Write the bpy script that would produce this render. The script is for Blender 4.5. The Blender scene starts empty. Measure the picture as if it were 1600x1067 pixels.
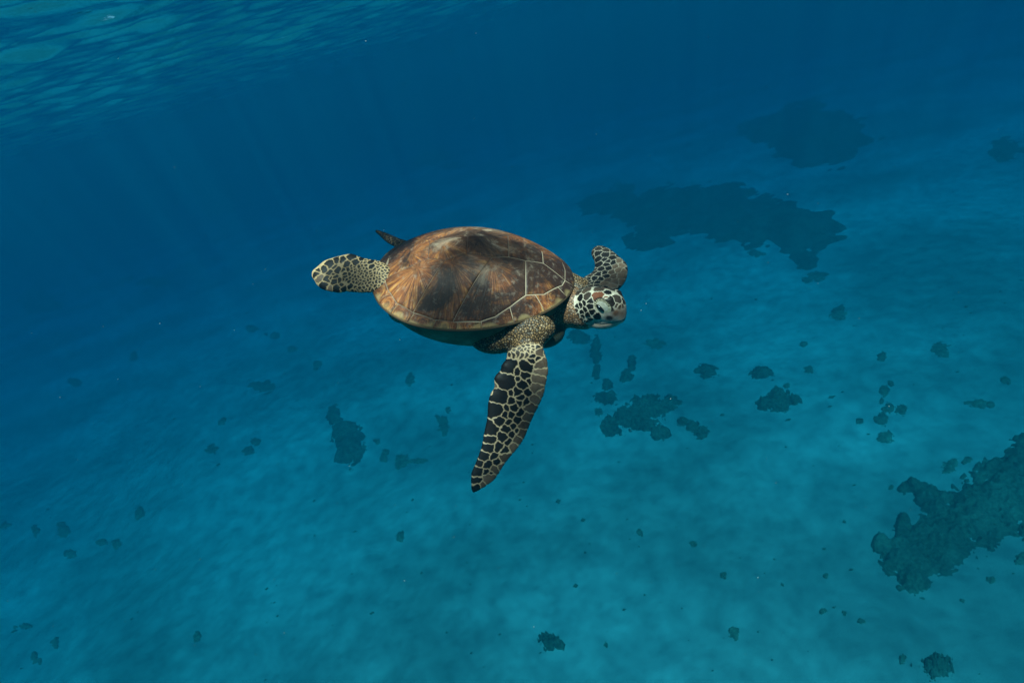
import bpy, math, random
import numpy as np
from mathutils import Matrix, Vector, noise
import openvdb

R = math.radians
sc = bpy.context.scene
col = sc.collection
rng = np.random.default_rng(7)

# ------------------------------------------------------------------ camera
F_PX, CX, CY = 1067.0, 800.0, 533.5            # focal length and centre measured on the 1600 px wide photograph
CAM_Z, SURF_Z = 14.0, 14.95                      # metres above the sand; the water surface above that
PITCH, ROLL = R(23.0), R(16.7)
fwd = Vector((0, math.cos(PITCH), -math.sin(PITCH)))
u0 = Vector((0, math.sin(PITCH), math.cos(PITCH)))
xr = Vector((1, 0, 0))
right = math.cos(ROLL) * xr - math.sin(ROLL) * u0
up = math.sin(ROLL) * xr + math.cos(ROLL) * u0
CAM = Matrix((right, up, -fwd)).transposed().to_4x4()
CAM.translation = (0, 0, CAM_Z)
cam_data = bpy.data.cameras.new('camera')
cam_data.sensor_width = 36.0
cam_data.lens = 36.0 * F_PX / 1600.0
cam_data.clip_start = 0.05
cam_data.clip_end = 2000
cam = bpy.data.objects.new('camera', cam_data)
cam.matrix_world = CAM
col.objects.link(cam)
sc.camera = cam

# ------------------------------------------------------------------ sky, sun, exposure
SUN_EL, SUN_AZ = R(63), R(178)                 # azimuth clockwise from +Y
world = bpy.data.worlds.new('World')
sc.world = world
world.use_nodes = True
wn = world.node_tree
wn.nodes.clear()
sky = wn.nodes.new('ShaderNodeTexSky')
sky.sky_type = 'NISHITA'
sky.sun_disc = False
sky.sun_elevation = SUN_EL
sky.sun_rotation = SUN_AZ
bg = wn.nodes.new('ShaderNodeBackground')
bg.inputs['Strength'].default_value = 0.05
wo = wn.nodes.new('ShaderNodeOutputWorld')
wn.links.new(sky.outputs[0], bg.inputs[0])
wn.links.new(bg.outputs[0], wo.inputs[0])
sd = bpy.data.lights.new('sun', 'SUN')
sd.energy = 5.0
sd.angle = R(2.0)                             # spread by the ripples it comes through
sd.color = (1.0, 0.95, 0.86)
sun = bpy.data.objects.new('sun', sd)
to_sun = Vector((math.sin(SUN_AZ) * math.cos(SUN_EL), math.cos(SUN_AZ) * math.cos(SUN_EL), math.sin(SUN_EL)))
sun.rotation_euler = to_sun.to_track_quat('Z', 'Y').to_euler()
sun.location = (0, 0, 30)
col.objects.link(sun)
vs = sc.view_settings
vs.view_transform = 'Standard'
vs.look = 'None'
vs.exposure = 1.22
vs.gamma = 1.0
vs.use_curve_mapping = False
cy = sc.cycles
cy.use_denoising = True
cy.denoiser = 'OPENIMAGEDENOISE'
cy.denoising_input_passes = 'RGB_ALBEDO_NORMAL'
cy.max_bounces = 6
cy.diffuse_bounces = 2
cy.glossy_bounces = 3
cy.transmission_bounces = 4
cy.volume_bounces = 1
cy.transparent_max_bounces = 12
cy.caustics_reflective = False
cy.caustics_refractive = False
cy.sample_clamp_indirect = 4.0


# ------------------------------------------------------------------ helpers
def tag(o, label=None, cat=None, group=None, kind=None):
    for k, v in (('label', label), ('category', cat), ('group', group), ('kind', kind)):
        if v:
            o[k] = v
    return o


def mesh_np(name, verts, faces, smooth=True):
    """verts (n,3), faces (m,k) numpy -> mesh"""
    me = bpy.data.meshes.new(name)
    verts = np.asarray(verts, np.float32)
    faces = np.asarray(faces, np.int32)
    m, k = faces.shape
    me.vertices.add(len(verts))
    me.vertices.foreach_set('co', verts.ravel())
    me.loops.add(m * k)
    me.loops.foreach_set('vertex_index', faces.ravel())
    me.polygons.add(m)
    me.polygons.foreach_set('loop_start', np.arange(0, m * k, k, dtype=np.int32))
    me.polygons.foreach_set('loop_total', np.full(m, k, np.int32))
    if smooth:
        me.polygons.foreach_set('use_smooth', np.ones(m, bool))
    me.update(calc_edges=True)
    return me


def link(name, me, mat=None, parent=None):
    o = bpy.data.objects.new(name, me)
    col.objects.link(o)
    if mat:
        me.materials.append(mat)
    if parent:
        o.parent = parent
    return o


def add_attr(me, name, typ, data):
    a = me.attributes.new(name, typ, 'POINT')
    key = {'FLOAT': 'value', 'FLOAT_VECTOR': 'vector', 'FLOAT_COLOR': 'color'}[typ]
    a.data.foreach_set(key, np.asarray(data, np.float32).ravel())


def vcos(me):
    a = np.empty(len(me.vertices) * 3, np.float32)
    me.vertices.foreach_get('co', a)
    return a.reshape(-1, 3)


def vnors(me):
    a = np.empty(len(me.vertices) * 3, np.float32)
    me.vertex_normals.foreach_get('vector', a)
    return a.reshape(-1, 3)


def grid_faces(nu, nv, closed_v=False):
    i, j = np.meshgrid(np.arange(nu - 1), np.arange(nv if closed_v else nv - 1), indexing='ij')
    j2 = (j + 1) % nv
    return np.stack([i * nv + j, (i + 1) * nv + j, (i + 1) * nv + j2, i * nv + j2], -1).reshape(-1, 4)


class NT:
    """tiny node-tree helper"""
    def __init__(self, name):
        self.m = bpy.data.materials.new(name)
        self.m.use_nodes = True
        self.t = self.m.node_tree
        self.t.nodes.clear()
        self.out = self.t.nodes.new('ShaderNodeOutputMaterial')

    def n(self, typ, **kw):
        nd = self.t.nodes.new('ShaderNode' + typ)
        ins = kw.pop('i', {})
        for k, v in kw.items():
            setattr(nd, k, v)
        for k, v in ins.items():
            s = nd.inputs[k]
            if isinstance(v, bpy.types.NodeSocket):
                self.t.links.new(v, s)
            else:
                s.default_value = v
        return nd

    def ramp(self, fac, stops, interp='LINEAR'):
        r = self.n('ValToRGB', i={0: fac})
        e = r.color_ramp.elements
        r.color_ramp.interpolation = interp
        while len(e) < len(stops):
            e.new(0.5)
        for k, (p, c) in enumerate(stops):
            e[k].position = p
            e[k].color = (*c, 1) if len(c) == 3 else c
        return r.outputs[0]

    def mix(self, fac, a, b, typ='MIX'):
        m = self.n('Mix', data_type='RGBA', blend_type=typ, i={0: fac, 6: a, 7: b})
        return m.outputs[2]

    def math(self, op, a, b=0.0, c=0.0):
        m = self.n('Math', operation=op)
        for k, v in enumerate((a, b, c)):
            if isinstance(v, bpy.types.NodeSocket):
                self.t.links.new(v, m.inputs[k])
            else:
                m.inputs[k].default_value = v
        return m.outputs[0]

    def surf(self, sock):
        self.t.links.new(sock, self.out.inputs['Surface'])
        return self.m


def G(v):
    return (v, v, v)


# ------------------------------------------------------------------ materials
def mat_sand():
    t = NT('sand')
    co = t.n('TexCoord').outputs['Object']
    n1 = t.n('TexNoise', i={'Vector': co, 'Scale': 0.13, 'Detail': 3.0, 'Roughness': 0.45}).outputs['Fac']
    n2 = t.n('TexNoise', i={'Vector': co, 'Scale': 0.9, 'Detail': 6.0, 'Roughness': 0.6}).outputs['Fac']
    n3 = t.n('TexNoise', i={'Vector': co, 'Scale': 30.0, 'Detail': 3.0}).outputs['Fac']
    c = t.ramp(n1, [(0.38, (0.25, 0.225, 0.195)), (0.63, (0.48, 0.44, 0.385))])  # soft pools of light on the floor, put into the sand colour
    c = t.mix(0.10, c, t.ramp(n2, [(0.3, (0.20, 0.18, 0.14)), (0.55, (0.40, 0.37, 0.31)), (0.8, (0.44, 0.41, 0.35))]))
    c = t.mix(0.15, c, t.ramp(n3, [(0.3, (0.2, 0.18, 0.14)), (0.7, (0.46, 0.43, 0.36))]))
    b = t.n('Bump', i={'Height': n2, 'Strength': 0.15, 'Distance': 0.1})
    p = t.n('BsdfPrincipled', i={'Base Color': c, 'Roughness': 0.95, 'Specular IOR Level': 0.1, 'Normal': b.outputs[0]})
    return t.surf(p.outputs[0])


def mat_reef(name='reef_growth', k=1.0):
    t = NT(name)
    co = t.n('TexCoord').outputs['Object']
    n1 = t.n('TexNoise', i={'Vector': co, 'Scale': 1.2, 'Detail': 5.0}).outputs['Fac']
    n2 = t.n('TexNoise', i={'Vector': co, 'Scale': 9.0, 'Detail': 5.0}).outputs['Fac']
    c = t.ramp(n1, [(0.3, (0.11 * k, 0.115 * k, 0.075 * k)), (0.6, (0.18 * k, 0.175 * k, 0.12 * k)), (0.8, (0.28 * k, 0.26 * k, 0.18 * k))])
    c = t.mix(0.4, c, t.ramp(n2, [(0.35, (0.05 * k, 0.055 * k, 0.035 * k)), (0.7, (0.26 * k, 0.25 * k, 0.17 * k))]))
    b = t.n('Bump', i={'Height': n2, 'Strength': 0.8, 'Distance': 0.1})
    p = t.n('BsdfPrincipled', i={'Base Color': c, 'Roughness': 1.0, 'Specular IOR Level': 0.05, 'Normal': b.outputs[0]})
    return t.surf(p.outputs[0])


GOBO = (0.16, 0.22)


def mat_water_surface():
    t = NT('water_surface')
    co = t.n('TexCoord').outputs['Object']
    co = t.n('VectorMath', operation='ADD', i={0: co, 1: (GOBO[0], GOBO[1], 0)}).outputs[0]
    # caustic dapples painted into the surface's transparency: cells of clearer and dimmer transmission
    dn = t.n('TexNoise', i={'Vector': co, 'Scale': 2.0, 'Detail': 2.0})
    dv = t.n('VectorMath', operation='SCALE', i={0: dn.outputs['Color'], 'Scale': 0.35}).outputs[0]
    wv = t.n('VectorMath', operation='ADD', i={0: co, 1: dv}).outputs[0]
    v1 = t.n('TexVoronoi', feature='F1', voronoi_dimensions='2D', i={'Vector': wv, 'Scale': 4.2}).outputs['Distance']
    big = t.n('TexNoise', i={'Vector': co, 'Scale': 0.45, 'Detail': 2.0}).outputs['Fac']
    k = t.ramp(v1, [(0.18, G(0.10)), (0.36, G(0.32)), (0.50, G(0.90)), (0.60, G(1.0))])
    k = t.mix(1.0, k, t.ramp(big, [(0.36, G(0.82)), (0.62, G(1.0))]), 'MULTIPLY')
    n2 = t.n('TexNoise', i={'Vector': co, 'Scale': 6.0, 'Detail': 4.0, 'Roughness': 0.6}).outputs['Fac']
    b = t.n('Bump', i={'Height': n2, 'Strength': 0.25, 'Distance': 0.06})
    fr = t.n('Fresnel', i={'IOR': 1.333, 'Normal': b.outputs[0]}).outputs[0]
    tr = t.n('BsdfTransparent', i={'Color': k})
    gl = t.n('BsdfAnisotropic', i={'Color': (0.96, 0.97, 1.0, 1), 'Roughness': 0.03, 'Normal': b.outputs[0]})
    mx = t.n('MixShader', i={0: fr, 1: tr.outputs[0], 2: gl.outputs[0]})
    return t.surf(mx.outputs[0])


def mat_haze():
    t = NT('water_body')
    # sigma_s = density*color ; sigma_a = density*(1-color)*(1-sqrt(absorption))
    dens = 0.24
    ss = (0.00006, 0.0068, 0.0099)
    sa = (0.135, 0.0342, 0.0178)
    colr = [s / dens for s in ss]
    ab = [max(0.0, 1 - a / (dens * (1 - c))) ** 2 for a, c in zip(sa, colr)]
    v = t.n('VolumePrincipled', i={'Color': (*colr, 1), 'Density': dens, 'Anisotropy': 0.2, 'Absorption Color': (*ab, 1)})
    t.t.links.new(v.outputs[0], t.out.inputs['Volume'])
    return t.m


def mat_scute():
    t = NT('scute_horn')
    at = t.n('Attribute', attribute_name='ray')
    ed = t.n('Attribute', attribute_name='edge').outputs['Fac']
    rim = t.n('Attribute', attribute_name='rim').outputs['Fac']
    co = t.n('TexCoord').outputs['Object']
    st = t.n('VectorMath', operation='MULTIPLY', i={0: at.outputs['Vector'], 1: (7.0, 4.5, 1.0)}).outputs[0]
    n1 = t.n('TexNoise', i={'Vector': st, 'Scale': 1.0, 'Detail': 5.0, 'Roughness': 0.7, 'Distortion': 1.2}).outputs['Fac']
    st2 = t.n('VectorMath', operation='MULTIPLY', i={0: at.outputs['Vector'], 1: (22.0, 14.0, 1.0)}).outputs[0]
    n2 = t.n('TexNoise', i={'Vector': st2, 'Scale': 1.0, 'Detail': 4.0, 'Roughness': 0.6}).outputs['Fac']
    nb = t.n('TexNoise', i={'Vector': co, 'Scale': 6.0, 'Detail': 6.0, 'Roughness': 0.68, 'Distortion': 0.6}).outputs['Fac']
    nf = t.n('TexNoise', i={'Vector': co, 'Scale': 60.0, 'Detail': 6.0, 'Roughness': 0.7}).outputs['Fac']
    c = t.ramp(n1, [(0.30, (0.030, 0.011, 0.006)), (0.43, (0.12, 0.036, 0.014)), (0.54, (0.34, 0.098, 0.026)),
                    (0.62, (0.68, 0.27, 0.055)), (0.76, (0.78, 0.50, 0.20))])
    c = t.mix(0.45, c, t.ramp(n2, [(0.35, (0.03, 0.013, 0.008)), (0.55, (0.22, 0.07, 0.028)), (0.72, (0.60, 0.40, 0.24))]))
    c = t.mix(t.ramp(nb, [(0.40, G(0.0)), (0.54, G(0.94))]), c, (0.026, 0.013, 0.010, 1))
    c = t.mix(t.ramp(nf, [(0.55, G(0.0)), (0.75, G(0.45))]), c, (0.42, 0.32, 0.24, 1))
    sz_ = t.n('SeparateXYZ', i={0: co}).outputs[2]
    sc1 = t.n('TexNoise', i={'Vector': co, 'Scale': 11.0, 'Detail': 7.0, 'Roughness': 0.72, 'Distortion': 0.8}).outputs['Fac']
    topc = t.ramp(sc1, [(0.42, (0.035, 0.018, 0.013)), (0.52, (0.12, 0.065, 0.04)), (0.62, (0.50, 0.36, 0.25))])
    topm = t.math('ADD', sz_, t.math('MULTIPLY', t.math('SUBTRACT', nb, 0.5), 0.12))
    c = t.mix(t.ramp(topm, [(0.085, G(0.0)), (0.125, G(0.75))]), c, topc)
    # yellow-green fringe along the outer rim
    c = t.mix(t.math('MULTIPLY', rim, 0.4), c, (0.46, 0.32, 0.14, 1))
    h = t.math('ADD', t.math('MULTIPLY', n2, 0.5), t.math('MULTIPLY', nf, 0.5))
    b = t.n('Bump', i={'Height': h, 'Strength': 0.5, 'Distance': 0.004})
    p = t.n('BsdfPrincipled', i={'Base Color': c, 'Roughness': 0.5, 'Specular IOR Level': 0.22, 'Normal': b.outputs[0]})
    return t.surf(p.outputs[0])


def mat_seam():
    t = NT('shell_seam')
    co = t.n('TexCoord').outputs['Object']
    sep = t.n('SeparateXYZ', i={0: co})
    n1 = t.n('TexNoise', i={'Vector': co, 'Scale': 9.0, 'Detail': 3.0}).outputs['Fac']
    # seams wear pale towards the front and stay stained at the back and on top
    g = t.math('ADD', t.math('MULTIPLY_ADD', sep.outputs[0], 1.2, 0.18), t.math('MULTIPLY', n1, 1.0))
    g = t.math('SUBTRACT', g, t.math('MULTIPLY', sep.outputs[2], 5.0))
    c = t.ramp(g, [(0.10, (0.10, 0.06, 0.045)), (0.70, (0.42, 0.31, 0.21))])
    c = t.mix(t.n('Attribute', attribute_name='rim').outputs['Fac'], c, (0.11, 0.065, 0.035, 1))
    p = t.n('BsdfPrincipled', i={'Base Color': c, 'Roughness': 0.7, 'Specular IOR Level': 0.15})
    return t.surf(p.outputs[0])


def mat_plastron():
    t = NT('plastron_skin')
    co = t.n('TexCoord').outputs['Object']
    n1 = t.n('TexNoise', i={'Vector': co, 'Scale': 14.0, 'Detail': 5.0}).outputs['Fac']
    c = t.ramp(n1, [(0.3, (0.05, 0.05, 0.03)), (0.55, (0.14, 0.13, 0.07)), (0.75, (0.26, 0.24, 0.15))])  # shade under the belly is put into this dark olive
    b = t.n('Bump', i={'Height': n1, 'Strength': 0.4, 'Distance': 0.01})
    p = t.n('BsdfPrincipled', i={'Base Color': c, 'Roughness': 0.7, 'Specular IOR Level': 0.2, 'Normal': b.outputs[0]})
    return t.surf(p.outputs[0])


def mat_skin():
    t = NT('scaly_skin')
    at = t.n('Attribute', attribute_name='skin')
    co = t.n('TexCoord').outputs['Object']
    n1 = t.n('TexNoise', i={'Vector': co, 'Scale': 120.0, 'Detail': 4.0, 'Roughness': 0.6}).outputs['Fac']
    n2 = t.n('TexNoise', i={'Vector': co, 'Scale': 25.0, 'Detail': 4.0}).outputs['Fac']
    c = t.mix(1.0, at.outputs['Color'], t.ramp(n1, [(0.3, G(0.62)), (0.7, G(1.0))]), 'MULTIPLY')
    c = t.mix(1.0, c, t.ramp(n2, [(0.3, (0.75, 0.72, 0.68)), (0.65, (1, 1, 1))]), 'MULTIPLY')
    b = t.n('Bump', i={'Height': n1, 'Strength': 0.35, 'Distance': 0.0015})
    p = t.n('BsdfPrincipled', i={'Base Color': c, 'Roughness': 0.5, 'Specular IOR Level': 0.25, 'Normal': b.outputs[0]})
    return t.surf(p.outputs[0])


def mat_plain(name, c, rough=0.5, spec=0.3):
    t = NT(name)
    co = t.n('TexCoord').outputs['Object']
    n1 = t.n('TexNoise', i={'Vector': co, 'Scale': 80.0, 'Detail': 3.0}).outputs['Fac']
    cc = t.mix(t.math('MULTIPLY', n1, 0.4), (*c, 1), (c[0] * 0.5, c[1] * 0.5, c[2] * 0.5, 1))
    p = t.n('BsdfPrincipled', i={'Base Color': cc, 'Roughness': rough, 'Specular IOR Level': spec})
    return t.surf(p.outputs[0])


M_DUSTY = mat_reef('sand_dusted_reef', 1.1)
M_SAND, M_REEF, M_SURF, M_HAZE = mat_sand(), mat_reef(k=0.78), mat_water_surface(), mat_haze()
M_SCUTE, M_SEAM, M_PLAST, M_SKIN = mat_scute(), mat_seam(), mat_plastron(), mat_skin()

# ------------------------------------------------------------------ seabed
camR3 = np.array(CAM.to_3x3())


def to_floor(px, py, z=0.0):
    d = camR3 @ np.array([(px - CX) / F_PX, -(py - CY) / F_PX, -1.0])
    s = (z - CAM_Z) / d[2]
    return np.array([d[0] * s, d[1] * s])


def waves(x, y, comps):
    h = np.zeros_like(x)
    for (lam, a, th, p) in comps:
        k = 2 * np.pi / lam
        h += a * np.sin(k * (x * np.cos(th) + y * np.sin(th)) + p)
    return h


floor_comps = [(lam, a, rng.uniform(0, 6.28), rng.uniform(0, 6.28)) for lam, a in
               [(23, .10), (17, .08), (13, .07), (9, .05), (7, .04), (5, .025), (3.7, .018), (2.9, .012)]]
BASE_X = np.concatenate([-np.geomspace(70, 430, 12)[::-1][:-1], np.linspace(-70, 70, 281), np.geomspace(70, 430, 12)[1:]])
gx, gy = np.meshgrid(BASE_X, BASE_X + 30, indexing='ij')


def floor_h(x, y):
    return waves(x, y, floor_comps) * np.exp(-(np.hypot(x, y - 30) / 90) ** 2)


sand = link('seabed', mesh_np('seabed', np.stack([gx, gy, floor_h(gx, gy)], -1).reshape(-1, 3),
                              grid_faces(*gx.shape)), M_SAND)
tag(sand, 'pale rippled sand sea floor', kind='structure')

# ------------------------------------------------------------------ water surface seen from below
ang = np.concatenate([np.linspace(-R(64), R(22), 500), np.linspace(R(22), 2 * np.pi - R(64), 110)[1:-1]])
rad = np.concatenate([np.geomspace(0.04, 2.5, 40)[:-1], np.geomspace(2.5, 60, 600)[:-1], np.geomspace(60, 420, 30)])
rr_, aa_ = np.meshgrid(rad, ang, indexing='ij')
sx, sy = rr_ * np.sin(aa_), rr_ * np.cos(aa_)
h = np.zeros_like(sx)
wr = np.random.default_rng(21)
for k in range(64):
    lam = float(np.exp(wr.uniform(math.log(0.09), math.log(1.0))))
    th = wr.normal(math.pi / 2 + 0.12, 0.36)
    amp = 0.0088 * lam
    att = 1 / (1 + (0.02 * rr_ / lam) ** 2)
    h += att * amp * np.sin(2 * np.pi / lam * (sx * np.cos(th) + sy * np.sin(th)) + wr.uniform(0, 6.28))
sv = np.stack([sx, sy, SURF_Z + h], -1).reshape(-1, 3)
sf = grid_faces(len(rad), len(ang), True)
me = mesh_np('water_surface', sv, sf[:, ::-1])
surf_o = link('water_surface', me, M_SURF)
tag(surf_o, 'rippled underside of the sea surface', kind='structure')


# ------------------------------------------------------------------ reef patches on the sand
def fbm(x, y, z, sc_, oct_=4):
    return np.array([noise.fractal((a * sc_, b * sc_, z), 0.9, 2.1, oct_) for a, b in zip(x.ravel(), y.ravel())]).reshape(x.shape)


def reef(blobs, label, hgt=0.25, name='reef_patch', cat='reef patch', group=None, res=72, rough=0.8, mat=None):
    cs, ax, bx = [], [], []
    for (px, py, rx, ry) in blobs:
        c = to_floor(px, py)
        cs.append(c)
        ax.append((to_floor(px + rx, py) - to_floor(px - rx, py)) / 2)
        bx.append((to_floor(px, py - ry) - to_floor(px, py + ry)) / 2)
    cs, ax, bx = np.array(cs), np.array(ax), np.array(bx)
    ext = np.abs(ax) + np.abs(bx)
    lo, hi = (cs - 1.5 * ext).min(0), (cs + 1.5 * ext).max(0)
    size = float(np.mean([np.linalg.norm(a) + np.linalg.norm(b) for a, b in zip(ax, bx)])) / 2
    step = max((hi - lo).max() / res, 0.012)
    nx, ny = [max(6, int(v)) for v in np.ceil((hi - lo) / step) + 1]
    X, Y = np.meshgrid(np.linspace(lo[0], hi[0], nx), np.linspace(lo[1], hi[1], ny), indexing='ij')
    f = np.full(X.shape, -9.0)
    for c, a, b in zip(cs, ax, bx):
        Mi = np.linalg.inv(np.stack([a, b], 1))
        dx, dy = X - c[0], Y - c[1]
        p, q = Mi[0, 0] * dx + Mi[0, 1] * dy, Mi[1, 0] * dx + Mi[1, 1] * dy
        f = np.maximum(f, 1 - np.hypot(p, q))
    zoff = float(cs[0, 0] * 3.1 + cs[0, 1])
    sz = max(size, .05)
    hgt = hgt * 1.4
    f = f + rough * (fbm(X, Y, zoff, 1.0 / sz) * 0.5 + fbm(X, Y, zoff + 9, 3.2 / sz, 3) * 0.45 + fbm(X, Y, zoff + 2, 9.0 / sz, 3) * 0.28)
    lump = fbm(X, Y, zoff + 4, 3.0 / max(size, .08), 4)
    H = np.sign(f) * hgt * (np.minimum(np.abs(f), 1) ** 0.6) * np.where(f > 0, 0.75 + 0.45 * lump, 1.0)
    Z = floor_h(X, Y) + np.maximum(H, -0.06)
    V = np.stack([X, Y, Z], -1).reshape(-1, 3)
    Fq = grid_faces(nx, ny)
    keep = (f.ravel()[Fq] > -0.12).any(1)
    Fq = Fq[keep]
    if len(Fq) < 3:
        return None
    used = np.unique(Fq)
    remap = np.full(len(V), -1)
    remap[used] = np.arange(len(used))
    V = V[used]
    base = np.array([cs[:, 0].mean(), cs[:, 1].mean(), 0.0])
    o = link(name, mesh_np(name, V - base, remap[Fq]), mat or M_REEF)
    o.location = base
    return tag(o, label, cat, group)


GR = 'dark reef patches on the sand'
reef([(1405, 873, 30, 26), (1432, 868, 45, 40), (1470, 842, 52, 46), (1520, 810, 58, 50), (1572, 775, 58, 52), (1625, 738, 62, 58),
      (1680, 705, 62, 55), (1424, 760, 26, 12), (1450, 776, 17, 16), (1462, 797, 20, 22), (1410, 822, 14, 20), (1377, 850, 13, 12),
      (1432, 905, 20, 16), (1548, 848, 10, 18)],
     'long ragged dark reef bank with a hooked arm, largest on the sand', 0.30, res=190, group=GR, rough=.7)
reef([(960, 318, 52, 24), (1040, 330, 70, 46), (1110, 328, 80, 46), (1190, 345, 70, 40), (1255, 362, 52, 36), (1010, 380, 34, 12), (1262, 405, 22, 16)],
     'broad dark reef shoal fading into blue haze beyond the raised flipper', 0.35, res=110, group=GR, rough=.55)
reef([(1262, 205, 66, 44), (1205, 203, 40, 20), (1302, 222, 40, 28)], 'faint far reef shoal, the farthest large one in the haze', 0.5, res=80, group=GR)
reef([(1012, 640, 28, 22), (1046, 632, 17, 11), (986, 660, 26, 18), (957, 674, 15, 16), (1033, 682, 14, 11), (1003, 668, 26, 12)],
     'ragged medium reef clump with several lobes on open sand', 0.3, res=130, group=GR, rough=.85)
reef([(1068, 664, 9, 7), (1083, 672, 11, 9), (1097, 681, 12, 10)], 'row of three joined dark lumps beside the many-lobed reef clump', 0.18, res=90, group=GR, rough=.7)
reef([(1215, 628, 22, 16), (1193, 636, 13, 8), (1240, 631, 12, 5)], 'dark reef clump with thin arms either side, between two smaller ones', 0.28, res=80, group=GR)
reef([(1189, 580, 17, 9)], 'small flat oval reef clump beyond the clump with thin arms', 0.2, group=GR)
reef([(1102, 576, 16, 12)], 'small ragged reef clump beyond the row of joined lumps', 0.2, group=GR)
reef([(986, 562, 6, 12), (978, 584, 10, 10)], 'narrow wavy reef strip below the turtle head', 0.2, group=GR)
reef([(948, 600, 8, 10), (946, 622, 20, 10)], 'small reef clump with an upright arm behind the many-lobed clump', 0.2, group=GR)
reef([(905, 528, 16, 9), (930, 545, 8, 20), (932, 576, 6, 12)], 'faint thin dark mesh standing in for the shadow below the turtle neck', 0.15, group=GR)  # neck shadow, modelled as a dark low mesh on the sand
reef([(547, 694, 21, 28), (540, 712, 16, 14)], 'thick upright reef clump standing alone left of the hanging flipper', 0.3, res=90, group=GR, rough=.7)
reef([(523, 655, 9, 18)], 'slim reef clump touching the thick upright one', 0.2, group=GR)
reef([(1424, 1040, 1, 1), (1465, 1041, 22, 16)], 'small lobed reef clump on bare sand past the long ragged bank', 0.25, group=GR)
reef([(857, 998, 14, 11), (872, 1003, 9, 5)], 'small reef clump with a pointed end on bright sand', 0.25, group=GR)
reef([(1600, 832, 12, 14)], 'small reef clump hugging the long ragged bank', 0.2, group=GR)
SMALL = [(1382, 617, 8, 9), (1390, 642, 8, 7), (1408, 645, 9, 7), (1379, 658, 9, 9), (1383, 684, 12, 9), (1483, 731, 11, 9), (1512, 720, 6, 5),
         (628, 720, 11, 11), (655, 720, 12, 4), (600, 715, 6, 8), (692, 660, 9, 14), (410, 605, 18, 10), (390, 708, 9, 7), (402, 693, 8, 6),
         (333, 704, 7, 7), (495, 567, 7, 6), (458, 547, 7, 5), (350, 660, 5, 7), (308, 993, 5, 9), (98, 827, 10, 9), (55, 828, 5, 7), (6, 820, 7, 6),
         (158, 845, 9, 5), (180, 848, 6, 6), (218, 800, 7, 10), (110, 865, 8, 5), (82, 997, 6, 9), (50, 1022, 5, 10), (35, 970, 9, 5), (1147, 987, 8, 8),
         (1410, 1030, 5, 7), (1345, 972, 5, 4), (1528, 628, 14, 6), (1547, 629, 6, 5), (1570, 590, 7, 6), (1470, 548, 12, 12), (1378, 560, 7, 8),
         (1310, 488, 13, 10), (1255, 536, 6, 4), (643, 597, 7, 12), (627, 843, 6, 8), (1263, 578, 7, 6), (935, 645, 5, 8), (1020, 530, 12, 8),
         (975, 290, 18, 7), (1167, 203, 14, 11), (1275, 428, 14, 8), (1596, 876, 9, 8), (1550, 908, 5, 5), (1343, 663, 5, 4), (1229, 604, 5, 4),
         (945, 1000, 3, 3), (1290, 900, 4, 4), (1285, 956, 5, 4), (700, 640, 4, 4), (590, 690, 4, 4), (1130, 900, 5, 4), (1002, 840, 4, 4),
         (1085, 855, 5, 4), (210, 560, 7, 8), (430, 525, 8, 5), (120, 600, 9, 6), (345, 315, 30, 22), (690, 255, 34, 12), (1570, 235, 26, 16),
         (60, 470, 30, 16), (240, 440, 22, 9), (520, 230, 26, 10), (392, 513, 8, 6), (1180, 400, 10, 5), (1320, 960, 3, 3), (1392, 762, 4, 3)]
ZONES = [  # (test, label)
    (lambda x, y: 1370 < x < 1415 and 600 < y < 700, 'dark lump in the loose column of five between the two larger clumps'),
    (lambda x, y: 1470 < x < 1600 and 700 < y < 920, 'stray dark lump close beside the long ragged reef bank'),
    (lambda x, y: 590 < x < 700 and 590 < y < 730, 'small dark lump between the thick upright clump and the hanging flipper'),
    (lambda x, y: 325 < x < 420 and 650 < y < 720, 'small dark lump in the loose trio facing the thick upright clump'),
    (lambda x, y: x < 230 and y > 780, 'small dark lump scattered on the dim sand farthest from the turtle head'),
    (lambda x, y: 900 < x < 1300 and 500 < y < 660, 'small dark lump strewn among the many-lobed clump and its neighbours'),
    (lambda x, y: 940 < x < 1300 and y < 440, 'small hazy lump at the edge of a broad far shoal'),
    (lambda x, y: x > 1280 and 470 < y < 640, 'small faint lump on hazy sand beyond the column of five'),
    (lambda x, y: x < 720 and y < 480, 'very faint dark smudge of reef deep in the blue haze behind the turtle'),
    (lambda x, y: y > 820 and x > 900, 'tiny dark lump on bright sand near the long ragged bank'),
]
rs = np.random.default_rng(3)
for s in SMALL:
    bl = [s] + [(s[0] + rs.normal(0, .6) * s[2], s[1] + rs.normal(0, .5) * s[3], s[2] * rs.uniform(.3, .7), s[3] * rs.uniform(.3, .7)) for _ in range(3)]
    lb = next((l for f, l in ZONES if f(s[0], s[1])), 'small lone dark reef lump on open pale sand')
    reef(bl, lb, 0.07, name='reef_lump', cat='reef lump', group='all the ' + lb.replace('lump', 'lumps', 1), res=34, rough=.8, mat=M_DUSTY)

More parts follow.
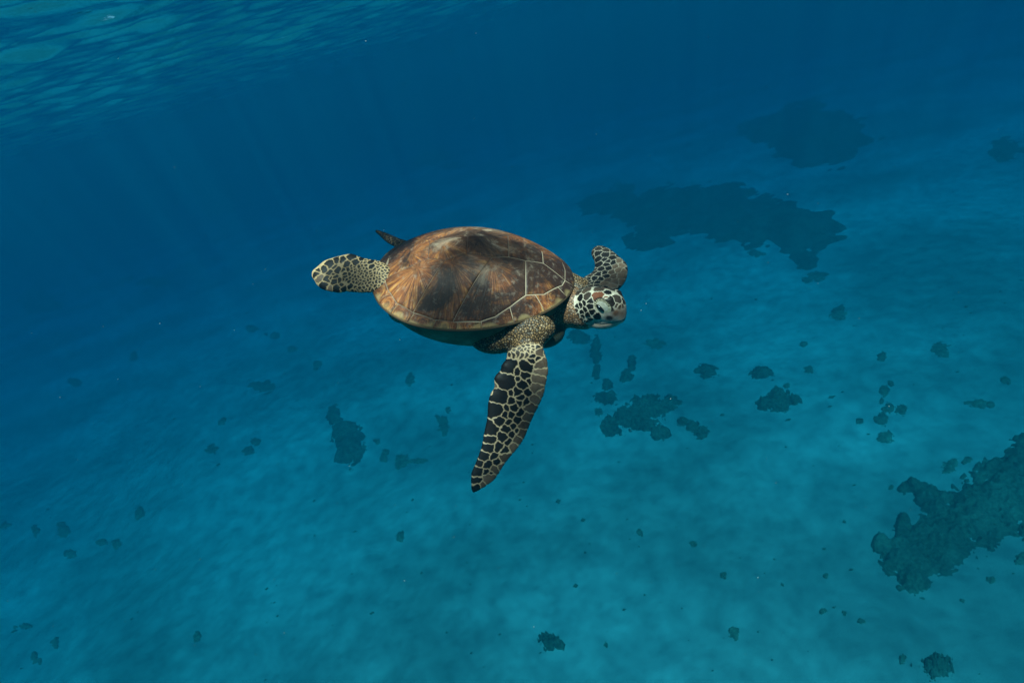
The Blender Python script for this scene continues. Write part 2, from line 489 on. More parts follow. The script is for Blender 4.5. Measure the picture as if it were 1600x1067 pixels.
# loose rubble too fine to count
rb = np.random.default_rng(5)
PV, PF = [], []
octv = np.array([[1, 0, 0], [-1, 0, 0], [0, 1, 0], [0, -1, 0], [0, 0, 1], [0, 0, -1]], float)
octf = np.array([[0, 2, 4], [2, 1, 4], [1, 3, 4], [3, 0, 4], [2, 0, 5], [1, 2, 5], [3, 1, 5], [0, 3, 5]])
for k in range(260):
    px, py = rb.uniform(-60, 1660), rb.uniform(430, 1120)
    c = to_floor(px, py)
    if not (2 < c[1] < 70):
        continue
    s = 0.013 * math.exp(rb.normal(0, .5)) * (1 + c[1] / 18)
    PV.append(octv * (s * rb.uniform(.6, 1.8), s * rb.uniform(.6, 1.8), s * .7) * rb.uniform(.8, 1.2, (6, 1)) + (c[0], c[1], float(floor_h(c[0], c[1])) + s * .2))
    PF.append(octf + 6 * (len(PV) - 1))
tag(link('rubble', mesh_np('rubble', np.vstack(PV), np.vstack(PF), False), M_DUSTY), 'fine dark rubble specks strewn over the sand', kind='stuff')

# ------------------------------------------------------------------ the turtle: pose
YAW, TILT, TROLL = 0.06, 0.727, -0.043
L, W_, H_, K_ = 0.588, 0.80, 0.222, -0.14
T_U, T_V, T_D = 740.6, 432.8, 2.0


def pose():
    ca, sa, cb, sb, cc, s_ = math.cos(YAW), math.sin(YAW), math.cos(TILT), math.sin(TILT), math.cos(TROLL), math.sin(TROLL)
    rz = np.array([[ca, -sa, 0], [sa, ca, 0], [0, 0, 1]])
    B = np.array([[1, 0, 0], [0, 0, 1], [0, -1, 0]], float)
    rx = np.array([[1, 0, 0], [0, cb, -sb], [0, sb, cb]])
    rl = np.array([[cc, -s_, 0], [s_, cc, 0], [0, 0, 1]])
    return rl @ rx @ B @ rz


TM = pose()
TC = np.array([(T_U - CX) / F_PX * T_D, -(T_V - CY) / F_PX * T_D, -T_D])
turtle = bpy.data.objects.new('sea_turtle', None)
col.objects.link(turtle)
tm4 = Matrix.Identity(4)
for i in range(3):
    for j in range(3):
        tm4[i][j] = TM[i, j]
    tm4[i][3] = TC[i]
turtle.matrix_world = CAM @ tm4
turtle.empty_display_size = 0.2
tag(turtle, 'green sea turtle gliding with brown shell and dark scaled flippers spread', 'turtle')


def loc(px, py, d):
    """a measured picture point at d metres from the lens, in the turtle's own frame"""
    return TM.T @ (np.array([(px - CX) / F_PX * d, -(py - CY) / F_PX * d, -d]) - TC)


def dirl(v):
    v = TM.T @ np.array(v, float)
    return v / np.linalg.norm(v)


# ------------------------------------------------------------------ carapace
PWR, QQ, XS, EE = 1.85, 1.0, 0.025, 0.975


def outline(ph):
    c, s = np.cos(ph), np.sin(ph)
    return 0.5 * np.sign(c) * np.abs(c) ** EE, 0.5 * W_ * np.sign(s) * np.abs(s) ** EE * (1 + K_ * c)


def plan_to_rho(x, y):
    rho = np.full(np.shape(x), 0.5)
    for _ in range(60):
        xx = x - XS * (1 - rho ** 2)
        r = np.maximum(rho, 1e-3)
        c = np.sign(xx) * np.clip(np.abs(xx) / (0.5 * r), 0, 1) ** (1 / EE)
        hw = 0.5 * W_ * (1 + K_ * c)
        new = (np.abs(xx / 0.5) ** (2 / EE) + np.abs(y / hw) ** (2 / EE)) ** (EE / 2)
        rho = 0.5 * rho + 0.5 * new
    return rho


def dome(rho, y):
    rho = np.clip(rho, 0, 1)
    return H_ * (1 - rho ** PWR) ** QQ + 0.006 * np.exp(-(y / 0.03) ** 2) * (1 - rho ** 4)


def shell_pt(x, y, off=0.0):
    """plan (in shell lengths) -> local metres, pushed off along z"""
    rho = plan_to_rho(x, y)
    return np.stack([x * L, y * L, dome(rho, y) * L + off], -1), rho


def shell_n(x, y):
    e = 1e-3
    zx = (dome(plan_to_rho(x + e, y), y) - dome(plan_to_rho(x - e, y), y)) / (2 * e)
    zy = (dome(plan_to_rho(x, y + e), y + e) - dome(plan_to_rho(x, y - e), y - e)) / (2 * e)
    n = np.stack([-zx, -zy, np.ones_like(zx)], -1)
    return n / np.linalg.norm(n, axis=-1, keepdims=True)


# base shell with the pale seams
ph = np.linspace(0, 2 * np.pi, 160, endpoint=False)
ox, oy = outline(ph)
rings = []
for r in np.linspace(0.02, 1, 36):
    x, y = r * ox + XS * (1 - r * r), r * oy
    rings.append(np.stack([x * L, y * L, dome(np.full_like(x, r), y) * L], -1))
for r, dz in ((1.006, -.004), (0.995, -.009), (0.95, -.013), (0.85, -.015), (0.5, -.016), (0.02, -.016)):
    rings.append(np.stack([r * ox * L, r * oy * L, np.full_like(ox, dz)], -1))
bv = np.stack(rings)
carapace = link('carapace', mesh_np('carapace', bv.reshape(-1, 3), grid_faces(len(rings), 160, True)[:, ::-1]), M_SEAM, turtle)
add_attr(carapace.data, 'rim', 'FLOAT', np.repeat(np.concatenate([np.clip((np.linspace(0.02, 1, 36) - .955) / .02, 0, 1), np.ones(6)]), 160))
carapace['label'] = 'smooth brown oval shell with pale seams between its scutes'

# scute outlines in plan, right side (y<0); mirrored for the left
CMR = [(.445, -.075), (.428, -.115), (.368, -.174), (.331, -.208), (.244, -.242), (.171, -.303), (.10, -.350), (.031, -.374), (-.071, -.380),
       (-.177, -.366), (-.275, -.322), (-.356, -.256), (-.405, -.165), (-.43, -.085), (-.437, 0.0)]
V_ = dict(v1f=(.452, 0), v1c=(.445, .075), s12=(.335, .050), c2=(.246, .084), s23=(.166, .092), c3=(.086, .112), s34=(-.03, .098), c4=(-.135, .118),
          s45=(-.215, .075), c5=(-.30, .085), e5=(-.425, .085))


def mr(p, s=-1):
    return (p[0], s * abs(p[1]))


def cmi(a, b):
    return [CMR[k] for k in range(a, b + 1)]


verts_ = V_
vert_polys = []
order = [('v1f', 'v1c', 's12'), ('s12', 'c2', 's23'), ('s23', 'c3', 's34'), ('s34', 'c4', 's45'), ('s45', 'c5', 'e5')]
for a, b, c in order:
    r = [mr(V_[a]), mr(V_[b]), mr(V_[c])]
    if a == 'v1f':
        r = [mr(V_['v1c']), mr(V_['s12'])]
        vert_polys.append([(.452, 0)] + r + [(p[0], -p[1]) for p in r[::-1]])
        continue
    l = [(p[0], -p[1]) for p in r[::-1]]
    vert_polys.append(r + l)
cost_polys = [
    [mr(V_['v1c'])] + cmi(1, 4) + [mr(V_['c2']), mr(V_['s12'])],
    [mr(V_['c2'])] + cmi(4, 7) + [(-.092, -.379), mr(V_['c3']), mr(V_['s23'])],
    [mr(V_['c3']), (-.092, -.379)] + cmi(9, 10) + [mr(V_['c4']), mr(V_['s34'])],
    [mr(V_['c4'])] + cmi(10, 13) + [mr(V_['e5']), mr(V_['c5']), mr(V_['s45'])],
]
marg_ang = [349, 334, 312, 291.5, 274, 261.5, 249, 234, 220, 206, 192.5, 180]
cm_np = np.array(CMR)


def cm_ang(p):
    x, y = p
    rho = plan_to_rho(np.array(x), np.array(y))
    xx = (x - XS * (1 - rho ** 2)) / max(float(rho), 1e-3)
    yy = y / max(float(rho), 1e-3)
    c = np.sign(xx) * min(1, abs(xx) / .5) ** (1 / EE)
    hw = .5 * W_ * (1 + K_ * c)
    s = -min(1, abs(yy) / hw) ** (1 / EE)
    return math.degrees(math.atan2(s, c)) % 360


cm_a = np.array([cm_ang(p) for p in CMR])
cm_a[-1] = 180


def inner_at(a):
    o = np.argsort(cm_a)
    return (float(np.interp(a, cm_a[o], cm_np[o, 0])), float(np.interp(a, cm_a[o], cm_np[o, 1])))


def rim_pt(a, f=1.0):
    x, y = outline(np.array(R(a)))
    return (float(x) * f, float(y) * f)


marg_polys = []
for a0, a1 in zip(marg_ang[:-1], marg_ang[1:]):
    inn = [inner_at(a0)] + [tuple(CMR[k]) for k in range(len(CMR)) if a1 + .8 < cm_a[k] < a0 - .8] + [inner_at(a1)]
    out = [rim_pt(a) for a in np.linspace(a1, a0, 7)]
    marg_polys.append(inn + out)
nuchal_poly = [mr(CMR[0]), (.452, 0), mr(CMR[0], 1)] + [rim_pt(a) for a in np.linspace(11, -11, 9)]


def poly_area(p):
    p = np.array(p)
    return 0.5 * np.sum(p[:, 0] * np.roll(p[:, 1], -1) - p[:, 1] * np.roll(p[:, 0], -1))


def inset(poly, d):
    p = np.array(poly, float)
    n = len(p)
    if poly_area(p) < 0:
        p = p[::-1]
    q = np.zeros_like(p)
    for i in range(n):
        a, b, c = p[i - 1], p[i], p[(i + 1) % n]
        e1, e2 = (b - a) / (np.linalg.norm(b - a) + 1e-9), (c - b) / (np.linalg.norm(c - b) + 1e-9)
        n1, n2 = np.array([-e1[1], e1[0]]), np.array([-e2[1], e2[0]])
        m = n1 + n2
        m /= max(1e-6, np.dot(m, m)) ** .5
        q[i] = b + m * d / max(0.45, np.dot(m, n1))
    return q


def make_scute(name, poly, focus, seed, marg=False):
    q = inset(poly, 0.0010 if not marg else 0.0010)
    # boundary, evenly resampled
    nxt = np.roll(q, -1, 0)
    seg = np.linalg.norm(nxt - q, axis=1)
    per = seg.sum()
    nb = int(np.clip(per / 0.006, 40, 170))
    cum = np.concatenate([[0], np.cumsum(seg)])
    ss = np.unique(np.concatenate([np.linspace(0, per, nb, endpoint=False), cum[:-1]]))
    ix = np.clip(np.searchsorted(cum, ss, side='right') - 1, 0, len(q) - 1)
    tt = ((ss - cum[ix]) / seg[ix])[:, None]
    bd = q[ix] * (1 - tt) + nxt[ix] * tt
    cen = q.mean(0) if not marg else bd.mean(0)
    nr = 9 if marg else 22
    fr = np.concatenate([[0.001], np.linspace(0, 1, nr)[1:-1], [0.97, 1.0]])
    pts = cen + fr[:, None, None] * (bd - cen)[None]
    x, y = pts[..., 0], pts[..., 1]
    d = (1 - fr)[:, None] * np.linalg.norm(bd - cen, axis=1)[None]     # rough distance to the border
    lift = 0.0022 * np.clip(d / 0.006, 0, 1) ** 0.6 - 0.0004
    P, rho = shell_pt(x, y)
    nrm = shell_n(x, y)
    P = P + nrm * lift[..., None]
    f = np.array(focus)
    dx, dy = x - f[0], y - f[1]
    ra, rr = np.arctan2(dy, dx), np.hypot(dx, dy)
    if name == 'marginal_scute':
        ra, rr = np.hypot(dx, dy) * 12, rho * 2
    V = P.reshape(-1, 3)
    me = mesh_np(name, V, grid_faces(len(fr), len(bd), True))
    add_attr(me, 'ray', 'FLOAT_VECTOR', np.stack([ra, rr, np.full_like(ra, seed)], -1).reshape(-1, 3))
    add_attr(me, 'edge', 'FLOAT', d.ravel())
    jit = 0.02 * np.sin(x * 60 + seed) + 0.015 * np.sin(y * 95 + 2 * seed)
    rimv = np.clip((rho + jit - 0.972) / 0.025, 0, 1) if marg else np.zeros_like(rho)
    add_attr(me, 'rim', 'FLOAT', rimv.ravel())
    return link(name, me, M_SCUTE, carapace)


vf = [(.36, 0), (.19, 0), (.03, 0), (-.15, 0), (-.30, 0)]
for k, p in enumerate(vert_polys):
    make_scute('vertebral_scute', p, vf[k], 3.0 + 7 * k)
cf = [(.29, -.10), (.09, -.14), (-.10, -.14), (-.26, -.12)]
for k, p in enumerate(cost_polys):
    make_scute('costal_scute', p, cf[k], 41.0 + 5 * k)
    make_scute('costal_scute', [(a, -b) for a, b in p], (cf[k][0], -cf[k][1]), 83.0 + 5 * k)
for k, p in enumerate(marg_polys):
    c = np.mean(p, 0)
    make_scute('marginal_scute', p, c, 120.0 + 3 * k, True)
    make_scute('marginal_scute', [(a, -b) for a, b in p], (c[0], -c[1]), 170.0 + 3 * k, True)
make_scute('nuchal_scute', nuchal_poly, (.44, 0), 220.0, True)

# ------------------------------------------------------------------ plastron
prow = []
PL_D = 0.168
for r in np.concatenate([np.linspace(1, 0.9, 4), np.linspace(0.86, 0.02, 26)]):
    x, y = r * ox * 0.955, r * oy * 0.955
    deep = PL_D * (0.82 + 0.55 * np.clip(x + .05, -.45, .3))
    z = -0.006 - deep * np.clip(1 - r ** 4.2, 0, 1) ** 0.62
    prow.append(np.stack([x * L, y * L, z], -1))
plast = link('plastron', mesh_np('plastron', np.stack(prow).reshape(-1, 3), grid_faces(len(prow), 160, True)[:, ::-1]), M_PLAST, turtle)
plast['label'] = 'belly shell coloured dark olive for its shade'

# ------------------------------------------------------------------ body: signed distance field -> one continuous skin
VOX = 0.0030
LO = np.array([-0.50, -0.55, -0.46])
HI = np.array([0.51, 0.40, 0.12])
N = np.ceil((HI - LO) / VOX).astype(int)
field = np.full(N, 0.08, np.float32)
comps = []


def smin(a, b, k):
    h = np.clip(0.5 + 0.5 * (b - a) / k, 0, 1)
    return b + (a - b) * h - k * h * (1 - h)


def add_comp(name, fn, lo, hi, k=0.02, sub=False):
    pad = 0.045
    i0 = np.clip(((np.array(lo) - pad - LO) / VOX).astype(int), 0, N - 1)
    i1 = np.clip(((np.array(hi) + pad - LO) / VOX).astype(int) + 1, 1, N)
    ax_ = [LO[d] + VOX * np.arange(i0[d], i1[d]) for d in range(3)]
    P = np.stack(np.meshgrid(*ax_, indexing='ij'), -1).astype(np.float32)
    s = fn(P.reshape(-1, 3)).reshape(P.shape[:3]).astype(np.float32)
    sl = tuple(slice(a, b) for a, b in zip(i0, i1))
    field[sl] = smin(field[sl], s, k)
    comps.append((name, fn))


def ellipsoid(c, axes, radii):
    c, A, r = np.array(c), np.array(axes, float), np.array(radii)

    def fn(P):
        q = (P - c) @ A.T
        k0 = np.linalg.norm(q / r, axis=1)
        k1 = np.linalg.norm(q / (r * r), axis=1)
        return np.where(k0 < 1e-4, -r.min(), k0 * (k0 - 1) / np.maximum(k1, 1e-6))
    ext = np.sqrt(((A * r[:, None]) ** 2).sum(0))
    return fn, c - ext, c + ext


def capsule(a, b, ra, rb_):
    a, b = np.array(a), np.array(b)

    def fn(P):
        ab = b - a
        t = np.clip((P - a) @ ab / (ab @ ab), 0, 1)
        return np.linalg.norm(P - a - t[:, None] * ab, axis=1) - (ra + (rb_ - ra) * t)
    r = max(ra, rb_)
    return fn, np.minimum(a, b) - r, np.maximum(a, b) + r


def catmull(pts, n):
    p = np.array(pts, float)
    m = len(p)
    out = []
    for i in range(m):
        p0, p1, p2, p3 = p[i - 1], p[i], p[(i + 1) % m], p[(i + 2) % m]
        for t in np.linspace(0, 1, n, endpoint=False):
            out.append(0.5 * ((2 * p1) + (-p0 + p2) * t + (2 * p0 - 5 * p1 + 4 * p2 - p3) * t * t + (-p0 + 3 * p1 - 3 * p2 + p3) * t ** 3))
    return np.array(out)


def poly_sd(Q, poly):
    a, b = poly, np.roll(poly, -1, 0)
    d2 = np.full(len(Q), 1e9)
    inside = np.zeros(len(Q), bool)
    for p, q in zip(a, b):
        e = q - p
        w = Q - p
        t = np.clip(w @ e / (e @ e + 1e-12), 0, 1)
        d2 = np.minimum(d2, ((w - t[:, None] * e) ** 2).sum(1))
        c = (p[1] > Q[:, 1]) != (q[1] > Q[:, 1])
        xi = p[0] + (Q[:, 1] - p[1]) / (e[1] if abs(e[1]) > 1e-9 else 1e-9) * e[0]
        inside ^= c & (Q[:, 0] < xi)
    d = np.sqrt(d2)
    return np.where(inside, -d, d)


def blade(px_outline, anchor, ncam, tmax, taper=None, bend=0.0, wround=0.035):
    """flat flipper: outline measured on the photograph laid on a plane in space, with thickness"""
    n = np.array(ncam, float)
    n /= np.linalg.norm(n)
    p0 = np.array([(anchor[0] - CX) / F_PX, -(anchor[1] - CY) / F_PX, -1.0]) * anchor[2]
    e1 = np.cross([0, 1, 0], n)
    e1 /= np.linalg.norm(e1)
    e2 = np.cross(n, e1)
    pl = []
    for (a, b) in px_outline:
        ray = np.array([(a - CX) / F_PX, -(b - CY) / F_PX, -1.0])
        q = ray * (p0 @ n) / (ray @ n) - p0
        pl.append((q @ e1, q @ e2))
    poly = catmull(pl, 3)
    o, E1, E2, EN = TM.T @ (p0 - TC), TM.T @ e1, TM.T @ e2, TM.T @ n
    cen, half = (poly.max(0) + poly.min(0)) / 2, (poly.max(0) - poly.min(0)) / 2

    def fn(P):
        q = P - o
        A, B, C = q @ E1, q @ E2, q @ EN
        C = C - bend * ((A - cen[0]) ** 2 + (B - cen[1]) ** 2)
        out = np.full(len(P), 0.08)
        m = (np.abs(C) < tmax + .03) & (np.abs(A - cen[0]) < half[0] + .03) & (np.abs(B - cen[1]) < half[1] + .03)
        if m.any():
            Q = np.stack([A[m], B[m]], 1)
            d = poly_sd(Q, poly)
            T = tmax * (taper(Q) if taper else 1.0) * np.sqrt(np.clip(1 - (1 - np.clip(-d / wround, 0, 1)) ** 2, 0, 1)) + 0.0012
            c = np.abs(C[m])
            out[m] = np.where(d < 0, c - T, np.hypot(d, np.maximum(c - 0.0012, 0)))
        return out
    cor = np.array([o + E1 * a + E2 * b for a, b in poly])
    return fn, cor.min(0) - tmax, cor.max(0) + tmax


def z4(l):
    return [(720 + x / 3.81, 500 + y / 3.81) for x, y in l]


def z5(l):
    return [(480 + x / 8.206, 350 + y / 8.206) for x, y in l]


def z3(l):
    return [(860 + x / 7.114, 380 + y / 7.114) for x, y in l]


I3 = np.eye(3)
# trunk inside the shell
add_comp('trunk', *ellipsoid((0.0, 0, -0.045), I3, (0.235, 0.165, 0.055)))
add_comp('trunk', *ellipsoid(loc(846, 517, 2.03), I3, (0.070, 0.060, 0.045)), k=.03)
# near (right) shoulder and upper arm
SH = loc(812, 500, 1.95)
add_comp('shoulder', *ellipsoid(loc(820, 514, 1.910), I3, (0.085, 0.046, 0.052)), k=.03)
add_comp('shoulder', *ellipsoid(loc(772, 529, 1.920), I3, (0.068, 0.040, 0.045)), k=.03)
add_comp('shoulder', *ellipsoid(loc(842, 498, 1.985), I3, (0.045, 0.045, 0.042)), k=.035)
add_comp('shoulder', *capsule(loc(817, 516, 1.925), loc(826, 562, 1.885), 0.050, 0.038), k=.03)
# near front flipper
FL = z4([(300, 165), (270, 235), (246, 265), (236, 300), (200, 345), (204, 395), (178, 440), (164, 505), (158, 590), (140, 670), (128, 740), (110, 795),
         (84, 860), (64, 905), (60, 960), (68, 1012), (88, 1012), (145, 982), (200, 940), (232, 893), (268, 840), (305, 795), (345, 748),
         (378, 695), (405, 630), (428, 575), (465, 500), (490, 440), (502, 380), (514, 310), (510, 250), (492, 195), (460, 140)])
add_comp('flipper', *blade(FL, (800, 620, 1.865), (0.10, -0.06, 1), 0.0135,
                           taper=lambda Q: np.clip(0.75 + Q[:, 1] * 1.6, 0.40, 1.35), bend=0.25), k=.022)
# far (left) shoulder and front flipper
add_comp('shoulder_far', *capsule((0.13, 0.15, -0.045), loc(900, 452, 2.13), 0.05, 0.04), k=.03)
FF = z3([(280, 560), (360, 450), (378, 405), (430, 370), (480, 325), (500, 270), (495, 215), (466, 150), (500, 105), (560, 86), (640, 100), (700, 130), (770, 180),
         (830, 230), (856, 280), (852, 370), (830, 440), (790, 500), (720, 560), (600, 620), (450, 640), (330, 630)])
add_comp('flipper_far', *blade(FF, (935, 440, 2.14), (-0.25, 0.75, 0.62), 0.012, bend=0.9, wround=.03), k=.02)
# hind flippers
HF = z5([(72, 650), (88, 612), (132, 572), (190, 518), (245, 478), (330, 446), (430, 416), (530, 394), (600, 400), (700, 438), (800, 462), (890, 478),
         (1000, 520), (1080, 640), (1050, 800), (950, 870), (850, 878), (700, 880), (600, 873), (500, 866), (430, 886), (360, 880), (300, 866), (220, 848), (140, 800),
         (108, 742), (78, 700)])
add_comp('hind', *blade(HF, (560, 430, 1.965), (-0.12, 0.35, 0.9), 0.011, bend=0.5), k=.02)
add_comp('hind_leg', *capsule((-0.20, -0.10, -0.035), loc(600, 434, 1.975), 0.045, 0.028), k=.025)
HL = z5([(878, 98), (905, 96), (1000, 125), (1100, 165), (1190, 205), (1320, 250), (1350, 340), (1220, 330), (1090, 265), (1020, 225), (950, 165), (930, 140)])
add_comp('hind_far', *blade(HL, (605, 372, 2.18), (-0.2, 0.85, 0.5), 0.009, bend=0.0, wround=.02), k=.015)
add_comp('hind_far', *capsule((-0.20, 0.12, -0.035), loc(640, 386, 2.17), 0.04, 0.02), k=.02)
add_comp('tail', *capsule((-0.25, 0, -0.03), (-0.305, 0, -0.035), 0.025, 0.008), k=.02)

# head frame
hF = np.array([.80, -.02, .60])
hF /= np.linalg.norm(hF)
hU = np.array([0, .883, .469])
hU = hU - (hU @ hF) * hF
hU /= np.linalg.norm(hU)
hS = np.cross(hF, hU)
EYE_F, EYE_U, EYE_S = 0.036, 0.010, 0.0385
eye_mid_c = np.array([(955 - CX) / F_PX, -(471.5 - CY) / F_PX, -1.0]) * 1.94
HC = TM.T @ (eye_mid_c - EYE_F * hF - EYE_U * hU - TC)
AF, AU, AS = TM.T @ hF, TM.T @ hU, TM.T @ hS
HA = np.stack([AF, AU, AS])


def hp(f, u, s):
    return HC + f * AF + u * AU + s * AS


add_comp('neck', *capsule((0.17, 0, -0.045), hp(-.075, -.014, -.004), 0.064, 0.052), k=.03)
add_comp('neck', *capsule((0.20, -0.02, -0.06), hp(-.055, -.022, 0), 0.055, 0.044), k=.03)
add_comp('head', *ellipsoid(hp(-.018, -.001, 0), HA, (.074, .055, .051)), k=.012)
add_comp('head', *ellipsoid(hp(.022, -.008, 0), HA, (.054, .048, .043)), k=.012)
add_comp('head', *ellipsoid(hp(.035, -.017, 0), HA, (.030, .038, .030)), k=.016)
add_comp('head', *ellipsoid(hp(.058, -.036, 0), HA, (.010, .015, .014)), k=.016)
add_comp('head', *ellipsoid(hp(.000, -.050, 0), HA, (.050, .020, .037)), k=.010)
for s in (-1, 1):
    add_comp('head', *ellipsoid(hp(EYE_F, EYE_U, s * .030), HA, (.021, .018, .014)), k=.010)
    add_comp('head', *ellipsoid(hp(EYE_F - .004, EYE_U + .017, s * .027), HA, (.024, .008, .012)), k=.010)

grid = openvdb.FloatGrid(0.08)
grid.copyFromArray(field)
pts_, quads_ = grid.convertToQuads(0.0)
pts_ = np.array(pts_) * VOX + LO
tmp = mesh_np('body_coarse', pts_, np.array(quads_))
to = bpy.data.objects.new('tmp', tmp)
col.objects.link(to)
md = to.modifiers.new('s', 'SUBSURF')
md.levels = md.render_levels = 1
bpy.context.view_layer.update()
body_me = bpy.data.meshes.new_from_object(to.evaluated_get(bpy.context.evaluated_depsgraph_get()))
bpy.data.objects.remove(to)
co = vcos(body_me).astype(np.float64)
# outward normals
p0, p1, p2 = [co[[body_me.polygons[0].vertices[k]]] for k in range(3)]
nor = vnors(body_me)
vol = 0.0
pv = np.empty(len(body_me.loops), np.int32)
body_me.loops.foreach_get('vertex_index', pv)
pv = pv.reshape(-1, 4)
a_, b_, c_, d_ = [co[pv[:, k]] for k in range(4)]
vol = np.einsum('ij,ij->i', a_, np.cross(b_, c_)).sum() + np.einsum('ij,ij->i', a_, np.cross(c_, d_)).sum()
if vol < 0:
    body_me.flip_normals()
    nor = -nor
print('body verts', len(co), 'vol', vol)

# region of every vertex
names = sorted(set(n for n, _ in comps))
best = np.full(len(co), 9.0)
region = np.zeros(len(co), int)
for n, fn in comps:
    v = np.concatenate([fn(co[i:i + 60000]) for i in range(0, len(co), 60000)])
    m = v < best
    best[m] = v[m]
    region[m] = names.index(n)


def reg(*ns):
    return np.isin(region, [names.index(n) for n in ns])


# ---- scale seeds measured on the photograph, dropped onto the skin by a ray
from mathutils.bvhtree import BVHTree
bvh = BVHTree.FromPolygons([tuple(v) for v in pts_], [tuple(int(i) for i in q) for q in np.array(quads_)])
eye0 = TM.T @ (-TC)


def drop(zpts, conv, scale):
    out = []
    for (x, y, r, *t) in zpts:
        (px, py), = conv([(x, y)])
        tgt = loc(px, py, 2.0)
        d = tgt - eye0
        hit = bvh.ray_cast(Vector(eye0), Vector(d / np.linalg.norm(d)))
        if hit[0] is None:
            continue
        out.append((*hit[0], r / scale * hit[3] / F_PX, t[0] if t else 0.0))
    return out


FLS = [(280, 282, 38), (265, 365, 50), (228, 452, 46), (205, 533, 42), (176, 650, 40), (228, 600, 26), (172, 712, 33), (165, 757, 35), (140, 808, 30),
       (110, 850, 20), (92, 905, 32), (92, 955, 28), (98, 992, 26), (335, 305, 14), (345, 350, 9), (395, 280, 32), (382, 328, 24), (368, 383, 27), (405, 365, 14),
       (340, 427, 23), (395, 430, 17), (297, 430, 11), (300, 485, 16), (358, 458, 20), (318, 523, 21), (348, 490, 14), (275, 525, 12), (262, 562, 16),
       (300, 560, 15), (355, 553, 19), (390, 490, 20), (340, 597, 19), (283, 612, 13), (312, 630, 14), (335, 660, 14), (268, 652, 24), (250, 693, 28), (305, 683, 19),
       (225, 755, 27), (285, 725, 19), (193, 810, 19), (258, 778, 24), (160, 858, 21), (215, 845, 21), (180, 912, 11), (150, 905, 13),
       (457, 160, 14), (470, 190, 22, .5), (425, 217, 15), (460, 232, 13), (420, 245, 18), (475, 270, 34, .75), (475, 308, 36, .8), (462, 348, 36, .75), (450, 398, 28, .95),
       (472, 437, 20, .9), (442, 475, 27, .85), (415, 522, 33, .6), (400, 575, 31, .6), (378, 625, 29, .5), (365, 670, 29, .6), (335, 708, 24, .7), (310, 748, 21, .6),
       (262, 812, 26, .5), (235, 870, 19, .7), (205, 885, 22, .8), (170, 945, 32, .8), (130, 985, 23, .8), (205, 390, 14, .8), (185, 430, 8, .8)]
HFS = [(125, 645, 42), (145, 600, 30), (215, 580, 40), (290, 510, 55), (375, 465, 38), (450, 455, 34), (575, 420, 52), (625, 490, 42), (510, 520, 33), (355, 555, 26),
       (390, 590, 38), (285, 620, 27), (345, 645, 17), (465, 600, 24), (520, 585, 24), (480, 630, 24), (360, 680, 29), (490, 675, 19), (250, 712, 36), (350, 735, 34),
       (415, 720, 24), (300, 700, 15), (460, 712, 14), (500, 715, 12), (215, 790, 55), (375, 825, 42), (435, 785, 19), (470, 830, 28), (555, 800, 28), (150, 695, 45, .8),
       (280, 840, 40, .8), (830, 545, 38), (820, 490, 38), (700, 450, 35), (665, 545, 18), (580, 605, 14), (630, 700, 13), (600, 745, 13), (540, 640, 10), (700, 600, 10),
       (660, 640, 9), (740, 700, 9), (560, 690, 10), (590, 655, 9), (680, 690, 9), (640, 600, 9), (720, 650, 9), (780, 680, 8), (660, 740, 9), (540, 740, 10)]
HDS = [(335, 605, 32), (408, 590, 44, .25), (530, 582, 58, 2), (440, 640, 30), (372, 665, 23), (336, 685, 24), (304, 700, 20), (440, 705, 30), (386, 735, 18), (465, 760, 26),
       (350, 766, 18), (415, 797, 26), (356, 808, 16), (445, 843, 20), (520, 812, 38), (672, 742, 24), (665, 640, 62, .1), (632, 610, 30, 2), (750, 620, 52, .15), (640, 548, 32), (540, 510, 50, .4),
       (400, 520, 50, .35), (375, 855, 7), (805, 640, 26, .1), (735, 685, 16, .3), (800, 700, 16, .5), (770, 700, 18, .8), (690, 520, 30, .3), (470, 480, 30, .3)]
seeds = []


def region_seeds(names_, sd_):
    return [(s, names_) for s in sd_]


def darts(mask, r, existing, tone, jitter=.25, n_try=200000, radf=0.42):
    """fill a region with scale seeds about r apart, clear of the given ones"""
    idx = np.where(mask)[0]
    rngd = np.random.default_rng(len(idx))
    rngd.shuffle(idx)
    cell = {}
    out = []
    ex = np.array([e[:4] for e in existing]) if existing else np.zeros((0, 4))
    for i in idx[:n_try]:
        p = co[i]
        rr = r(p) if callable(r) else r
        if len(ex):
            if (np.hypot(np.hypot(ex[:, 0] - p[0], ex[:, 1] - p[1]), ex[:, 2] - p[2]) < ex[:, 3] + rr * .62).any():
                continue
        key = tuple((p / 0.012).astype(int))
        ok = True
        for dx in (-1, 0, 1):
            for dy in (-1, 0, 1):
                for dz in (-1, 0, 1):
                    for q in cell.get((key[0] + dx, key[1] + dy, key[2] + dz), ()):
                        if (q[0] - p[0]) ** 2 + (q[1] - p[1]) ** 2 + (q[2] - p[2]) ** 2 < rr * rr:
                            ok = False
                            break
                    if not ok:
                        break
                if not ok:
                    break
            if not ok:
                break
        if ok:
            t = tone if tone >= 0 else rngd.uniform(0, 1)
            e = (p[0], p[1], p[2], rr * radf * rngd.uniform(1 - jitter, 1 + jitter), t)
            cell.setdefault(key, []).append(e)
            out.append(e)
    return out


